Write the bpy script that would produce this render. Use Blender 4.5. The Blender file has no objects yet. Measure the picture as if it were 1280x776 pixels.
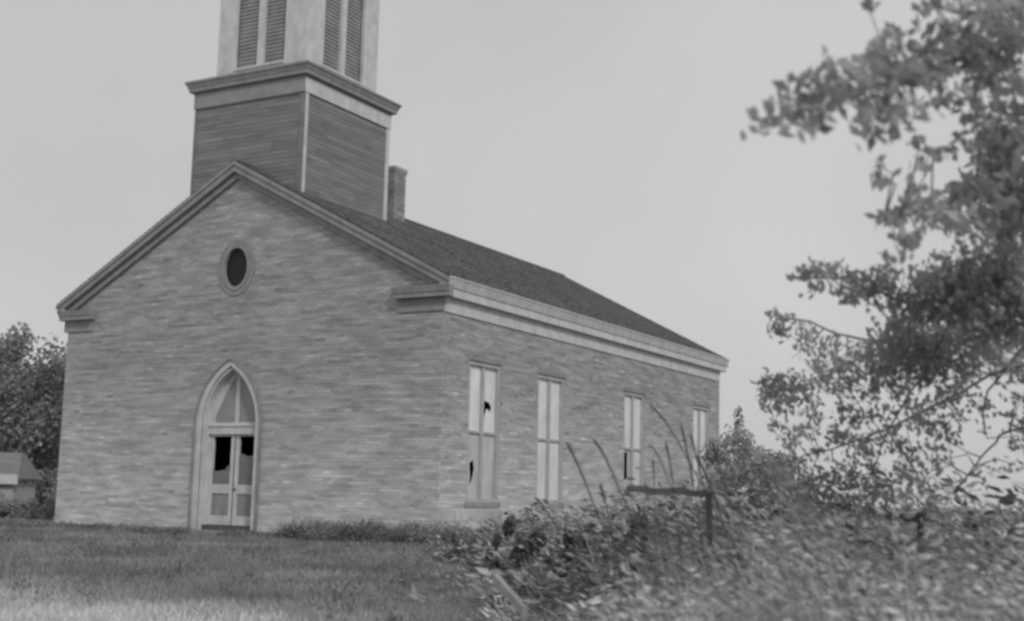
import bpy, math, random
import numpy as np
from mathutils import Vector, Matrix
random.seed(7); rng = np.random.default_rng(11)
S = bpy.context.scene
COL = S.collection

# ------------------------------------------------------------ camera, sky, sun
YAW, PITCH, ROLL, FPX = -0.5155, 0.1446, 0.0236, 1609.3
CAM = np.array([15.4387, -24.1607, 1.0674])
Fv = np.array([math.sin(YAW)*math.cos(PITCH), math.cos(YAW)*math.cos(PITCH), math.sin(PITCH)])
r0 = np.array([math.cos(YAW), -math.sin(YAW), 0.0]); u0 = np.cross(r0, Fv)
Rv = math.cos(ROLL)*r0 + math.sin(ROLL)*u0; Uv = -math.sin(ROLL)*r0 + math.cos(ROLL)*u0
cd = bpy.data.cameras.new('camera'); cam = bpy.data.objects.new('camera', cd); COL.objects.link(cam)
m = Matrix.Identity(4)
for i in range(3):
    m[i][0] = Rv[i]; m[i][1] = Uv[i]; m[i][2] = -Fv[i]; m[i][3] = CAM[i]
cam.matrix_world = m
cd.sensor_width = 36; cd.lens = 36*FPX/1280; cd.clip_end = 9000; cd.clip_start = 0.1
cd.dof.use_dof = True; cd.dof.focus_distance = 26.0; cd.dof.aperture_fstop = 1.25
S.camera = cam

SUN_AZ = Vector((0.80, -0.56, 0)).normalized(); SUN_EL = math.radians(36)
w = bpy.data.worlds.new('World'); S.world = w; w.use_nodes = True
nt = w.node_tree; bg = nt.nodes['Background']
sk = nt.nodes.new('ShaderNodeTexSky'); sk.sky_type = 'NISHITA'; sk.sun_disc = False
sk.sun_elevation = SUN_EL; sk.sun_rotation = math.atan2(SUN_AZ.x, SUN_AZ.y)
sk.air_density = 1.0; sk.dust_density = 3.0; sk.ozone_density = 1.0
bw = nt.nodes.new('ShaderNodeRGBToBW')
mx = nt.nodes.new('ShaderNodeMapRange'); mx.clamp = False      # thin even overcast: the clear-sky gradient mostly veiled
mx.inputs[1].default_value = 0; mx.inputs[2].default_value = 10; mx.inputs[3].default_value = 4.6; mx.inputs[4].default_value = 5.8
nt.links.new(sk.outputs[0], bw.inputs[0]); nt.links.new(bw.outputs[0], mx.inputs[0])
tc = nt.nodes.new('ShaderNodeTexCoord'); cn = nt.nodes.new('ShaderNodeTexNoise'); cn.inputs['Scale'].default_value = 1.5; cn.inputs['Detail'].default_value = 5
nt.links.new(tc.outputs['Generated'], cn.inputs['Vector'])       # faint mottling of the overcast
cr = nt.nodes.new('ShaderNodeMapRange'); cr.inputs[1].default_value = .38; cr.inputs[2].default_value = .62; cr.inputs[3].default_value = .92; cr.inputs[4].default_value = 1.1
mm = nt.nodes.new('ShaderNodeMath'); mm.operation = 'MULTIPLY'
nt.links.new(cn.outputs[0], cr.inputs[0]); nt.links.new(mx.outputs[0], mm.inputs[0]); nt.links.new(cr.outputs[0], mm.inputs[1]); nt.links.new(mm.outputs[0], bg.inputs[0])
bg.inputs[1].default_value = 0.11
sd = bpy.data.lights.new('sun', 'SUN'); so = bpy.data.objects.new('sun', sd); COL.objects.link(so)
sd.energy = 1.4; sd.angle = math.radians(8)
sdir = SUN_AZ*math.cos(SUN_EL) + Vector((0, 0, math.sin(SUN_EL)))
so.rotation_euler = sdir.to_track_quat('Z', 'Y').to_euler()
S.view_settings.view_transform = 'Standard'; S.view_settings.look = 'None'
S.view_settings.exposure = 0.0; S.view_settings.gamma = 1.0
S.cycles.pixel_filter_type = 'BLACKMAN_HARRIS'; S.cycles.filter_width = 2.9

def PX(u, v, d):
    return CAM + d*(Fv + Rv*(u-640)/FPX + Uv*(388-v)/FPX)
def toPX(P):
    q = np.asarray(P, float) - CAM; z = q@Fv
    return 640+FPX*(q@Rv)/z, 388-FPX*(q@Uv)/z, z

# ------------------------------------------------------------ materials (a black and white world)
def mat(name, val, rough=0.85, tone=False, nscale=4.0, namt=0.25, stretch=(1, 1, 1), bump=0.0, bscale=30.0,
        streak=None, transl=0.0, base_light=0.0, spec=0.3, ramp=None):
    M = bpy.data.materials.new(name); M.use_nodes = True; t = M.node_tree; N = t.nodes; L = t.links
    P = N['Principled BSDF']; P.inputs['Roughness'].default_value = rough
    P.inputs['Specular IOR Level'].default_value = spec
    geo = N.new('ShaderNodeNewGeometry'); mp = N.new('ShaderNodeMapping'); L.new(geo.outputs['Position'], mp.inputs[0])
    mp.inputs['Scale'].default_value = stretch
    nz = N.new('ShaderNodeTexNoise'); nz.inputs['Scale'].default_value = nscale; nz.inputs['Detail'].default_value = 5
    nz.inputs['Roughness'].default_value = 0.6
    L.new(mp.outputs[0], nz.inputs['Vector'])
    def math_(op, a, b):
        n = N.new('ShaderNodeMath'); n.operation = op
        for k, q in enumerate((a, b)):
            if isinstance(q, (int, float)): n.inputs[k].default_value = q
            else: L.new(q, n.inputs[k])
        return n.outputs[0]
    mr = N.new('ShaderNodeMapRange'); mr.inputs[1].default_value = .25; mr.inputs[2].default_value = .75
    mr.inputs[3].default_value = 1-namt; mr.inputs[4].default_value = 1+namt
    L.new(nz.outputs[0], mr.inputs[0]); v = mr.outputs[0]
    if streak:
        sc, amt, st = streak
        m2 = N.new('ShaderNodeMapping'); m2.inputs['Scale'].default_value = st; L.new(geo.outputs['Position'], m2.inputs[0])
        n2 = N.new('ShaderNodeTexNoise'); n2.inputs['Scale'].default_value = sc; n2.inputs['Detail'].default_value = 4
        L.new(m2.outputs[0], n2.inputs['Vector'])
        r2 = N.new('ShaderNodeMapRange'); r2.inputs[1].default_value = .3; r2.inputs[2].default_value = .7
        r2.inputs[3].default_value = 1-amt; r2.inputs[4].default_value = 1+amt
        L.new(n2.outputs[0], r2.inputs[0]); v = math_('MULTIPLY', v, r2.outputs[0])
    if base_light:      # lime bloom and splash staining on the lowest courses
        sx = N.new('ShaderNodeSeparateXYZ'); L.new(geo.outputs['Position'], sx.inputs[0])
        wob = math_('MULTIPLY', nz.outputs[0], 2.2)
        h = math_('ADD', sx.outputs[2], wob)
        r3 = N.new('ShaderNodeMapRange'); r3.inputs[1].default_value = 1.3; r3.inputs[2].default_value = 5.2
        r3.inputs[3].default_value = 1+base_light; r3.inputs[4].default_value = 1; L.new(h, r3.inputs[0])
        v = math_('MULTIPLY', v, r3.outputs[0])
    if tone:
        at = N.new('ShaderNodeAttribute'); at.attribute_name = 'tone'; v = math_('MULTIPLY', v, at.outputs['Fac'])
    v = math_('MULTIPLY', v, val)
    L.new(v, P.inputs['Base Color'])
    if bump:
        nb = N.new('ShaderNodeTexNoise'); nb.inputs['Scale'].default_value = bscale; nb.inputs['Detail'].default_value = 6
        L.new(mp.outputs[0], nb.inputs['Vector'])
        b = N.new('ShaderNodeBump'); b.inputs['Strength'].default_value = bump; b.inputs['Distance'].default_value = 0.02
        L.new(nb.outputs[0], b.inputs['Height']); L.new(b.outputs[0], P.inputs['Normal'])
    if transl:
        tr = N.new('ShaderNodeBsdfTranslucent'); L.new(v, tr.inputs[0])
        mx = N.new('ShaderNodeMixShader'); mx.inputs[0].default_value = transl
        L.new(P.outputs[0], mx.inputs[1]); L.new(tr.outputs[0], mx.inputs[2])
        L.new(mx.outputs[0], N['Material Output'].inputs[0])
    return M

M = {}
M['brick'] = mat('brick', 0.35, 0.9, tone=True, nscale=.9, namt=.15, stretch=(.6, .6, 2.2), bump=.5, bscale=40,
                 streak=(2.2, .2, (.5, .5, 4.5)), base_light=.62)
M['mortar'] = mat('mortar', 0.335, 0.95, nscale=1.0, namt=.15, stretch=(.6, .6, 2.2), bump=.5, bscale=60,
                  streak=(2.2, .18, (.5, .5, 4.5)), base_light=.62)
M['paint'] = mat('weathered_white_paint', 0.53, 0.6, nscale=3, namt=.14, streak=(6, .1, (1, 1, .4)), bump=.15)
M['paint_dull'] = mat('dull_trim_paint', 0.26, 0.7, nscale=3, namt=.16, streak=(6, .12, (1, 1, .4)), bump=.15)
M['siding'] = mat('weathered_siding', 0.20, 0.85, tone=True, nscale=2.5, namt=.22, stretch=(.5, .5, 3), bump=.3)
M['shingle'] = mat('wood_shingle', 0.135, 0.9, tone=True, nscale=1.2, namt=.25, bump=.3)
M['roofdeck'] = mat('roof_deck', 0.07, 0.9)
M['louvre'] = mat('belfry_louvre', 0.25, 0.8, nscale=3, namt=.25)
M['front_grey'] = mat('front_grey_trim', 0.27, 0.75, nscale=3, namt=.18, bump=.2)
M['sash'] = mat('weathered_sash_paint', 0.40, 0.7, nscale=3, namt=.16, bump=.15)
M['pane'] = mat('whitened_pane', 0.68, 0.35, nscale=2.2, namt=.12, streak=(3, .1, (1, 1, .3)), spec=.5)
M['pane_dusty'] = mat('dusty_pane', 0.50, 0.45, nscale=2.2, namt=.15, streak=(3, .1, (1, 1, .3)), spec=.5)
M['glass_dim'] = mat('dim_glass', 0.17, 0.25, nscale=5, namt=.2, spec=.5)
M['glass_fan'] = mat('fanlight_glass', 0.26, 0.3, nscale=5, namt=.2, spec=.5)
M['glass_black'] = mat('unlit_glass', 0.02, 0.4, nscale=5, namt=.2, spec=.2)
M['stone'] = mat('step_stone', 0.30, 0.9, nscale=5, namt=.25, bump=.5)
M['limestone'] = mat('limewashed_stone', 0.46, 0.95, tone=True, nscale=3, namt=.15, bump=.5)
M['inside'] = mat('interior_plaster', 0.10, 0.9)
M['wood_old'] = mat('grey_old_wood', 0.10, 0.9, nscale=8, namt=.35, stretch=(1, 1, 6), bump=.4)
M['wood_pale'] = mat('pale_old_wood', 0.36, 0.9, nscale=8, namt=.25, bump=.4)
M['ground'] = mat('dry_grass_ground', 0.24, 0.95, tone=True, nscale=.35, namt=.3, streak=(6, .25, (1, 1, 1)), bump=1, bscale=12)
M['grass'] = mat('grass_blades', 0.30, 0.8, tone=True, nscale=.6, namt=.3, transl=.3)
M['weed'] = mat('weed_leaves', 0.56, 0.7, tone=True, nscale=.8, namt=.4, transl=.4)
M['shrub'] = mat('shrub_leaves', 0.32, 0.7, tone=True, nscale=1.5, namt=.3, transl=.3)
M['weed_dark'] = mat('dark_weed_leaves', 0.15, 0.7, tone=True, nscale=1.5, namt=.3, transl=.3)
M['leaf'] = mat('tree_leaves', 0.40, 0.6, tone=True, nscale=1.5, namt=.25, transl=.5)
M['leaf_far'] = mat('far_tree_leaves', 0.27, 0.7, tone=True, nscale=.5, namt=.3, transl=.3)
M['bark'] = mat('bark', 0.22, 0.95, nscale=8, namt=.3, bump=.6)
M['stem'] = mat('dry_stem', 0.09, 0.9, nscale=10, namt=.2)

# ------------------------------------------------------------ helpers
def link_mesh(name, V, Fc, m, parent=None, tone=None):
    me = bpy.data.meshes.new(name)
    V = np.asarray(V, np.float32); Fc = np.asarray(Fc, np.int32); n, k = Fc.shape
    me.vertices.add(len(V)); me.vertices.foreach_set('co', V.ravel())
    me.loops.add(n*k); me.loops.foreach_set('vertex_index', Fc.ravel())
    me.polygons.add(n); me.polygons.foreach_set('loop_start', np.arange(0, n*k, k, dtype=np.int32))
    me.polygons.foreach_set('loop_total', np.full(n, k, np.int32))
    me.update(calc_edges=True); me.shade_flat()
    if tone is not None:
        a = me.attributes.new('tone', 'FLOAT', 'POINT'); a.data.foreach_set('value', np.asarray(tone, np.float32))
    me.materials.append(M[m] if isinstance(m, str) else m)
    o = bpy.data.objects.new(name, me); COL.objects.link(o)
    if parent: o.parent = parent
    return o
BOXF = [(0, 3, 2, 1), (4, 5, 6, 7), (0, 1, 5, 4), (1, 2, 6, 5), (2, 3, 7, 6), (3, 0, 4, 7)]
def boxv(a, b):
    (x0, y0, z0), (x1, y1, z1) = a, b
    return [(x0, y0, z0), (x1, y0, z0), (x1, y1, z0), (x0, y1, z0), (x0, y0, z1), (x1, y0, z1), (x1, y1, z1), (x0, y1, z1)]
class MB:
    def __init__(s): s.v = []; s.f = []; s.t = []
    def box(s, a, b, tone=1.0):
        n = len(s.v); s.v += boxv(a, b); s.f += [tuple(i+n for i in q) for q in BOXF]; s.t += [tone]*8; return s
    def pts8(s, p, tone=1.0):
        n = len(s.v); s.v += [tuple(q) for q in p]; s.f += [tuple(i+n for i in q) for q in BOXF]; s.t += [tone]*8; return s
    def build(s, name, m, parent=None): return link_mesh(name, s.v, s.f, m, parent, s.t)
def empty(name, loc, label=None, cat=None, group=None):
    o = bpy.data.objects.new(name, None); COL.objects.link(o); o.location = loc; o.empty_display_size = .3
    return tag(o, label, cat, group)
def tag(o, label=None, cat=None, group=None, kind=None):
    if label: o['label'] = label
    if cat: o['category'] = cat
    if group: o['group'] = group
    if kind: o['kind'] = kind
    return o
def fill(name, loops, thick, axis, pos, m, parent=None):
    """flat outline with holes, made solid; axis 'y': drawn in X-Z, front face at y=pos, body behind; axis 'x': drawn in Y-Z, face at x=pos, body inward"""
    cu = bpy.data.curves.new('tmp', 'CURVE'); cu.dimensions = '2D'; cu.fill_mode = 'BOTH'; cu.extrude = thick/2
    for lp in loops:
        sp = cu.splines.new('POLY'); sp.points.add(len(lp)-1); sp.use_cyclic_u = True
        for p, q in zip(sp.points, lp): p.co = (q[0], q[1], 0, 1)
    tmp = bpy.data.objects.new('tmp', cu); COL.objects.link(tmp)
    me = bpy.data.meshes.new_from_object(tmp.evaluated_get(bpy.context.evaluated_depsgraph_get()))
    bpy.data.objects.remove(tmp); bpy.data.curves.remove(cu)
    if axis == 'y': T = Matrix(((1, 0, 0, 0), (0, 0, -1, pos+thick/2), (0, 1, 0, 0), (0, 0, 0, 1)))
    else: T = Matrix(((0, 0, 1, pos-thick/2), (1, 0, 0, 0), (0, 1, 0, 0), (0, 0, 0, 1)))
    me.transform(T); me.shade_flat(); me.materials.clear(); me.materials.append(M[m]); me.name = name
    o = bpy.data.objects.new(name, me); COL.objects.link(o)
    if parent: o.parent = parent
    return o
def tube(points, radii, sides=6):
    P = np.array(points, float); n = len(P); V = []; Fc = []
    for i in range(n):
        d = P[min(i+1, n-1)]-P[max(i-1, 0)]; d /= np.linalg.norm(d)+1e-9
        a = np.cross(d, [0, 0, 1.0]) if abs(d[2]) < .95 else np.cross(d, [1.0, 0, 0]); a /= np.linalg.norm(a); b = np.cross(d, a)
        for k in range(sides):
            t = 2*math.pi*k/sides; V.append(P[i]+radii[i]*(math.cos(t)*a+math.sin(t)*b))
    for i in range(n-1):
        for k in range(sides): Fc.append((i*sides+k, i*sides+(k+1) % sides, (i+1)*sides+(k+1) % sides, (i+1)*sides+k))
    V.append(P[-1]); e = len(V)-1
    for k in range(sides): Fc.append(((n-1)*sides+k, (n-1)*sides+(k+1) % sides, e, e))
    return V, Fc
def tubes(name, lst, m, parent=None):
    V = []; Fc = []
    for pts, rad, sd_ in lst:
        v, f = tube(pts, rad, sd_); n = len(V); V += v; Fc += [tuple(i+n for i in q) for q in f if q[2] != q[3]]
    return link_mesh(name, V, Fc, m, parent)
def curve_pts(pts, n=4, jit=0.0):
    P = [np.array(p, float) for p in pts]; out = []
    for i in range(len(P)-1):
        a = P[max(i-1, 0)]; b = P[i]; c = P[i+1]; d = P[min(i+2, len(P)-1)]
        for k in range(n):
            t = k/n; out.append(.5*((2*b)+(-a+c)*t+(2*a-5*b+4*c-d)*t*t+(-a+3*b-3*c+d)*t**3)+rng.normal(0, jit, 3) if jit else
                                .5*((2*b)+(-a+c)*t+(2*a-5*b+4*c-d)*t*t+(-a+3*b-3*c+d)*t**3))
    out.append(P[-1]); return out
def leaves(C, D, ln, wd, tone, flat=0.0):
    """folded kite-shaped leaves: centre, long axis, length, width"""
    N = len(C); D = D/(np.linalg.norm(D, axis=1, keepdims=True)+1e-9)
    q = rng.normal(size=(N, 3)); q[:, 2] *= (1-flat)
    W = np.cross(D, q); W /= (np.linalg.norm(W, axis=1, keepdims=True)+1e-9)
    Nn = np.cross(D, W)
    ln = np.broadcast_to(ln, N)[:, None]; wd = np.broadcast_to(wd, N)[:, None]
    V = np.stack([C-D*ln*.5, C+W*wd*.5+Nn*wd*.12-D*ln*.05, C+D*ln*.5, C-W*wd*.5+Nn*wd*.12-D*ln*.05], 1).reshape(-1, 3)
    return V, np.arange(4*N).reshape(N, 4), np.repeat(tone, 4)
def cat_(parts):
    V = []; Fc = []; T = []; n = 0
    for v, f, t in parts: V.append(v); Fc.append(f+n); T.append(t); n += len(v)
    return np.concatenate(V), np.concatenate(Fc), np.concatenate(T)

# ------------------------------------------------------------ ground
def gz(x, y):
    t = np.clip(-np.asarray(y, float)/24, 0, 1.3)
    return -0.43*t*t*(3-2*np.clip(t, 0, 1)) if False else -0.43*t
ax = np.concatenate([-np.geomspace(3500, 45, 14), np.arange(-40, 45, 1.0), np.geomspace(48, 3500, 14)])
ay = np.concatenate([-np.geomspace(3500, 34, 10), np.arange(-32, 40, 1.0), np.geomspace(43, 3500, 16)])
X, Y = np.meshgrid(ax, ay); Z = gz(X, Y)+np.where((abs(X) < 40) & (Y < -1.5) & (Y > -32), rng.normal(0, .02, X.shape), 0)
nx = len(ax); I = np.arange(len(ay)-1)[:, None]*nx+np.arange(nx-1)[None]
Q = np.stack([I, I+1, I+nx+1, I+nx], -1).reshape(-1, 4)
def dry(x, y):      # the grass is worn and bleached on the track in front
    t = np.clip((-np.asarray(y)-11.5+.25*(5-np.asarray(x))*.3)/4.5, 0, 1); k = np.clip((10.5-np.asarray(x))/4, 0, 1)
    return 1+1.2*t*t*(3-2*t)*k
g = link_mesh('ground', np.stack([X, Y, Z], -1).reshape(-1, 3), Q, 'ground', None, dry(X, Y).ravel()); tag(g, kind='structure')

# ------------------------------------------------------------ the church
W_, L_ = 12.0, 17.57
RX, AT, HT, OV, SOF, HF = -6.22, 9.32, 5.98, .235, 5.515, 5.18
church = empty('brick_church', (-6, 8.8, 0), 'old brick country church with square siding tower, pointed-arch door and gabled roof', 'church')
church.location = (0, 0, 0)
def zr_right(x): return AT+(HT-AT)*(x-RX)/(OV-RX)          # top of the roof, right slope
def zr_left(x): return AT+(HT-AT)*(RX-x)/(RX+W_+OV)
def ztop(x): return (zr_right(x) if x > RX else zr_left(x))-.15

DX0, DX1, DZ0, DSP = -7.02, -5.28, -.25, 2.72               # door opening
DXC = (DX0+DX1)/2
def arch(x0, x1, zb, zs, rise, n=14):
    w_ = x1-x0; c = (x0+x1)/2; r = (rise**2+(w_/2)**2)/w_     # pointed arch of two circular arcs
    pts = [(x0, zb)]
    pr = []
    for i in range(n+1):
        t = i/n; ang = t*math.asin(min(1, rise/r)) if rise <= r else t*math.pi/2
        pr.append((x1-r+r*math.cos(ang), zs+r*math.sin(ang)))
    pts += [(2*c-a, b) for a, b in pr[:-1]] + [(c, zs+rise)] + pr[:-1][::-1]
    pts += [(x1, zb)]
    return pts
DRISE = 1.42
door_loop = arch(DX0, DX1, DZ0, DSP, DRISE)
def arch_half(z, x0, x1, zs, rise):
    w_ = x1-x0; r = (rise**2+(w_/2)**2)/w_
    if z <= zs: return w_/2
    if z >= zs+rise: return -1
    return (x1-r+math.sqrt(max(0, r*r-(z-zs)**2)))-(x0+x1)/2
OVX, OVZ, OVA, OVB = -6.17, 6.60, .37, .49                   # oval window
def ell(cx, cz, a, b, n=28): return [(cx+a*math.cos(2*math.pi*i/n), cz+b*math.sin(2*math.pi*i/n)) for i in range(n)]
WIN = [(1.15, 2.62), (4.52, 5.98), (9.78, 11.24), (15.17, 16.63)]
WZ0, WZ1, WZM = .97, 4.22, 2.57

wall_f = fill('wall', [[(-W_, -.5), (0, -.5), (0, ztop(0)), (RX, ztop(RX)), (-W_, ztop(-W_))], door_loop,
                       ell(OVX, OVZ, OVA+.04, OVB+.04)], .35, 'y', 0, 'mortar', church)
wall_s = fill('wall', [[(.352, -.5), (L_-.352, -.5), (L_-.352, 5.45), (.352, 5.45)]] +
              [[(a, WZ0), (b, WZ0), (b, WZ1), (a, WZ1)] for a, b in WIN], .35, 'x', 0, 'mortar', church)
# corner cheeks so that side wall's outer face runs to both corners
MB().box((-.35, L_-.35, -.5), (0, L_, 5.45)).build('wall', 'mortar', church)
fill('wall', [[(-W_, -.5), (-.352, -.5), (-.352, ztop(-.352)), (RX, ztop(RX)), (-W_, ztop(-W_))]], .35, 'y', L_-.35, 'mortar', church)
MB().box((-W_, .352, -.5), (-W_+.35, L_-.352, 5.45)).build('wall', 'mortar', church)
MB().box((-W_+.36, .36, -.5), (-.36, L_-.36, .15)).build('floor', 'inside', church)
# bricks
BL, BH, J = .205, .066, .010
def block_front(z):
    out = []
    h = arch_half(z, DX0-.12, DX1+.12, DSP, DRISE+.12)
    if h > 0: out.append((DXC-h, DXC+h))
    q = (z-OVZ)/(OVB+.2)
    if abs(q) < 1: e = (OVA+.2)*math.sqrt(1-q*q); out.append((OVX-e, OVX+e))
    return out
def block_side(z):
    if z < WZ0-.13 or z > WZ1+.02: return []
    return [(a-.01, b+.01) for a, b in WIN]
def courses(u_min, u_max, zlo, zhi, blk, lim=None):
    res = []; z = zlo; row = 0
    while z+BH < zhi:
        zc = z+BH/2; bl = blk(zc); off = (BL+J)/2*(row % 2)
        a, b = u_min, u_max
        if lim: a, b = lim(z+BH)
        k = math.floor((a-u_min-off)/(BL+J))-1; x = u_min+off+k*(BL+J)
        while x < b:
            segs = [(max(x, a), min(x+BL, b))]
            for (p, q) in bl:
                ns = []
                for s0, s1 in segs:
                    if q <= s0 or p >= s1: ns.append((s0, s1))
                    else:
                        if s0 < p: ns.append((s0, p))
                        if s1 > q: ns.append((q, s1))
                segs = ns
            for s0, s1 in segs:
                if s1-s0 > .03: res.append((s0, s1, z, z+BH, (s1-s0) > BL-.002))
            x += BL+J
        z += BH+J; row += 1
    return res
def limf(z):
    r = RX+(AT-.34-z)/((AT-HT)/(OV-RX)); l = RX-(AT-.34-z)/((AT-HT)/(RX+W_+OV))
    return max(-W_-.006, l), min(.006, r)
fr = courses(-W_-.006, .006, -.3, AT-.5, block_front, limf)
sdw = courses(.055, L_+.006, -.3, 5.3, block_side)
def toner(n):
    e = rng.normal(0, .16, n+3); t = np.clip(1+(e[:n]+e[1:n+1]+e[2:n+2])/3+rng.normal(0, .04, n), .75, 1.3)
    t[rng.random(n) < .035] *= 1.2; t[rng.random(n) < .03] *= .82
    return t
tf, ts_ = toner(len(fr)), toner(len(sdw))
cand = []
for side, lst, tt in ((0, fr, tf), (1, sdw, ts_)):
    for i, (a, b, z0, z1, full) in enumerate(lst):
        if not full or z0 < .55: continue
        c = np.array([(a+b)/2, 0, (z0+z1)/2]) if side == 0 else np.array([0, (a+b)/2, (z0+z1)/2])
        q = CAM-c; d = np.linalg.norm(q); n = -q[1] if side == 0 else q[0]
        n = abs(q[1]) if side == 0 else abs(q[0])
        cand.append((-(n/d)/d**2, side, i))
cand.sort(); chosen = {(s, i) for _, s, i in cand[:300]}
TONES = [.78, .86, .93, .98, 1.03, 1.08, 1.15, 1.28]
bmesh_cache = {}
def brick_proto(side, k):
    if (side, k) not in bmesh_cache:
        d = (BL/2, .027, BH/2) if side == 0 else (.027, BL/2, BH/2)
        me = bpy.data.meshes.new('brick'); c = .004
        v = np.array(boxv((-d[0], -d[1], -d[2]), d)) + rng.normal(0, .0012, (8, 3))
        me.from_pydata([tuple(p) for p in v], [], BOXF)
        a = me.attributes.new('tone', 'FLOAT', 'POINT'); a.data.foreach_set('value', [TONES[k]]*8)
        me.materials.append(M['brick']); bmesh_cache[(side, k)] = me
    return bmesh_cache[(side, k)]
for side, lst, tt, wl in ((0, fr, tf, wall_f), (1, sdw, ts_, wall_s)):
    mb = MB()
    for i, (a, b, z0, z1, full) in enumerate(lst):
        pr = .006+rng.random()*.006
        if (side, i) in chosen:
            k = int(np.argmin(abs(np.array(TONES)-tt[i])))
            o = bpy.data.objects.new('brick', brick_proto(side, k)); COL.objects.link(o); o.parent = wl
            o.location = ((a+b)/2, .027-pr, (z0+z1)/2) if side == 0 else (pr-.027, (a+b)/2, (z0+z1)/2)
        elif side == 0: mb.box((a, -pr, z0), (b, .044, z1), tt[i])
        else: mb.box((-.044, a, z0), (pr, b, z1), tt[i])
    tag(mb.build('brickwork', 'brick', wl), kind='stuff')

fd = MB().box((-.30, .36, -.6), (.012, L_-.36, .80)).build('foundation', 'mortar', church)
for r_ in range(4):
    y = .06; z0_ = -.28+r_*.268
    while y < L_-.05:
        wd_ = rng.uniform(.38, .72); y1 = min(y+wd_, L_+.004); pr = .022+rng.random()*.012; c = .008
        q = np.array(boxv((-.02, y+c, z0_+c), (pr, y1-c, z0_+.268-c)))+rng.normal(0, .004, (8, 3))
        MB().pts8(q, float(rng.normal(1, .08))).build('foundation_stone', 'limestone', fd); y = y1
# roof deck and shingles
def roofpt(side, s, y, h=0.0):
    """s = 0 at the ridge, 1 at the eave; h = offset above the plane"""
    x = RX+(OV-RX)*s if side else RX-(RX+W_+OV)*s
    return (x, y, AT+(HT-AT)*s+h)
YF, YB = -OV, L_+OV
dk = MB()
for side in (0, 1):
    a, b = roofpt(side, 0, YF), roofpt(side, 1, YF)
    lo = -.10
    p = [(a[0], YF+.03, a[2]-.13), (b[0], YF+.03, b[2]-.13), (b[0], YB-.03, b[2]-.13), (a[0], YB-.03, a[2]-.13),
         (a[0], YF+.03, a[2]-.03), (b[0], YF+.03, b[2]-.03), (b[0], YB-.03, b[2]-.03), (a[0], YB-.03, a[2]-.03)]
    if side == 0: p = [p[i] for i in (1, 0, 3, 2, 5, 4, 7, 6)]
    dk.pts8(p)
roof = dk.build('roof', 'roofdeck', church)
V = []; Fc = []; T = []
for side in (0, 1):
    ln_ = math.hypot((OV-RX), AT-HT) if side else math.hypot(RX+W_+OV, AT-HT)
    nr = int(ln_/.16)
    for r in range(nr):
        s0 = r/nr; s1 = (r+1)/nr+.004; y = YF-.015-rng.random()*.1
        while y < YB+.01:
            wd_ = .10+rng.random()*.09; y1 = min(y+wd_, YB+.015); ya = max(y, YF-.015)
            if y1-ya > .02:
                j = rng.random()*.006; sj = rng.random()*.003; n = len(V)
                q = [roofpt(side, s0, ya, -.028), roofpt(side, s1+sj, ya, .0+j), roofpt(side, s1+sj, y1-.006, .0+j), roofpt(side, s0, y1-.006, -.028),
                     roofpt(side, s1+sj, ya, -.022), roofpt(side, s1+sj, y1-.006, -.022)]
                V += q; Fc += [(n, n+1, n+2, n+3), (n+1, n+4, n+5, n+2)]; T += [float(np.clip(rng.normal(1, .16), .6, 1.5))]*6
            y += wd_
tag(link_mesh('shingles', V, Fc, 'shingle', roof, T), kind='stuff')
MB().pts8([(RX-.13, YF-.02, AT-.055), (RX+.13, YF-.02, AT-.055), (RX+.13, YB+.02, AT-.055), (RX-.13, YB+.02, AT-.055),
           (RX-.02, YF-.02, AT+.03), (RX+.02, YF-.02, AT+.03), (RX+.02, YB+.02, AT+.03), (RX-.02, YB+.02, AT+.03)]).build('ridge_cap', 'shingle', roof)

# eaves cornice on the long side: crown, fascia, soffit, frieze (and its twin on the far side)
def long_cornice(sx, xw):
    X_ = lambda d: xw+sx*d
    def bx(d0, d1, z0, z1, y0, y1, name, m):
        a, b = sorted((X_(d0), X_(d1))); return MB().box((a, y0, z0), (b, y1, z1)).build(name, m, church)
    c = bx(.0, OV-.045, SOF, SOF+.19, YF+.045, YB-.045, 'cornice', 'paint')
    # crown moulding: sloping face
    a0, a1, y0, y1 = X_(OV-.075), X_(OV+.005), YF+.01, YB-.01
    p = [(X_(0), y0, SOF+.19), (X_(OV-.02), y0, SOF+.19), (X_(OV-.02), y1, SOF+.19), (X_(0), y1, SOF+.19),
         (X_(0), y0, HT-.075), (X_(OV+.045), y0, HT-.075), (X_(OV+.045), y1, HT-.075), (X_(0), y1, HT-.075)]
    if sx < 0: p = [p[i] for i in (1, 0, 3, 2, 5, 4, 7, 6)]
    mbc = MB().pts8(p); mbc.build('crown_moulding', 'paint', church)
    bx(OV-.02, OV+.06, HT-.073, HT-.04, YF+.0, YB-.0, 'crown_lip', 'paint')
    bx(.0, .045, HF, SOF-.003, .0, L_, 'frieze', 'paint')
long_cornice(1, 0); long_cornice(-1, -W_)
# cornice returns on the front
def ret(x0, x1):
    a, b = min(x0, x1), max(x0, x1)
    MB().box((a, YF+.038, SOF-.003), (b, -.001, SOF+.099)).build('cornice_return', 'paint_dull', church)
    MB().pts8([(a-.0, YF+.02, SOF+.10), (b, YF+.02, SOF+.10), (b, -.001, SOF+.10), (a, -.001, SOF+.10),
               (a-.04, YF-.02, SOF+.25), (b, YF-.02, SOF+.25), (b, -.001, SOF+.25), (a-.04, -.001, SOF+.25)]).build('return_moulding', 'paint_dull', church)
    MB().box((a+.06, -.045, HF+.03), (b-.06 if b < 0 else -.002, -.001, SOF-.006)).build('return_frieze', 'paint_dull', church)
ret(-1.28, OV+.0); ret(-W_-OV+.05, -W_+1.0)
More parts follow.
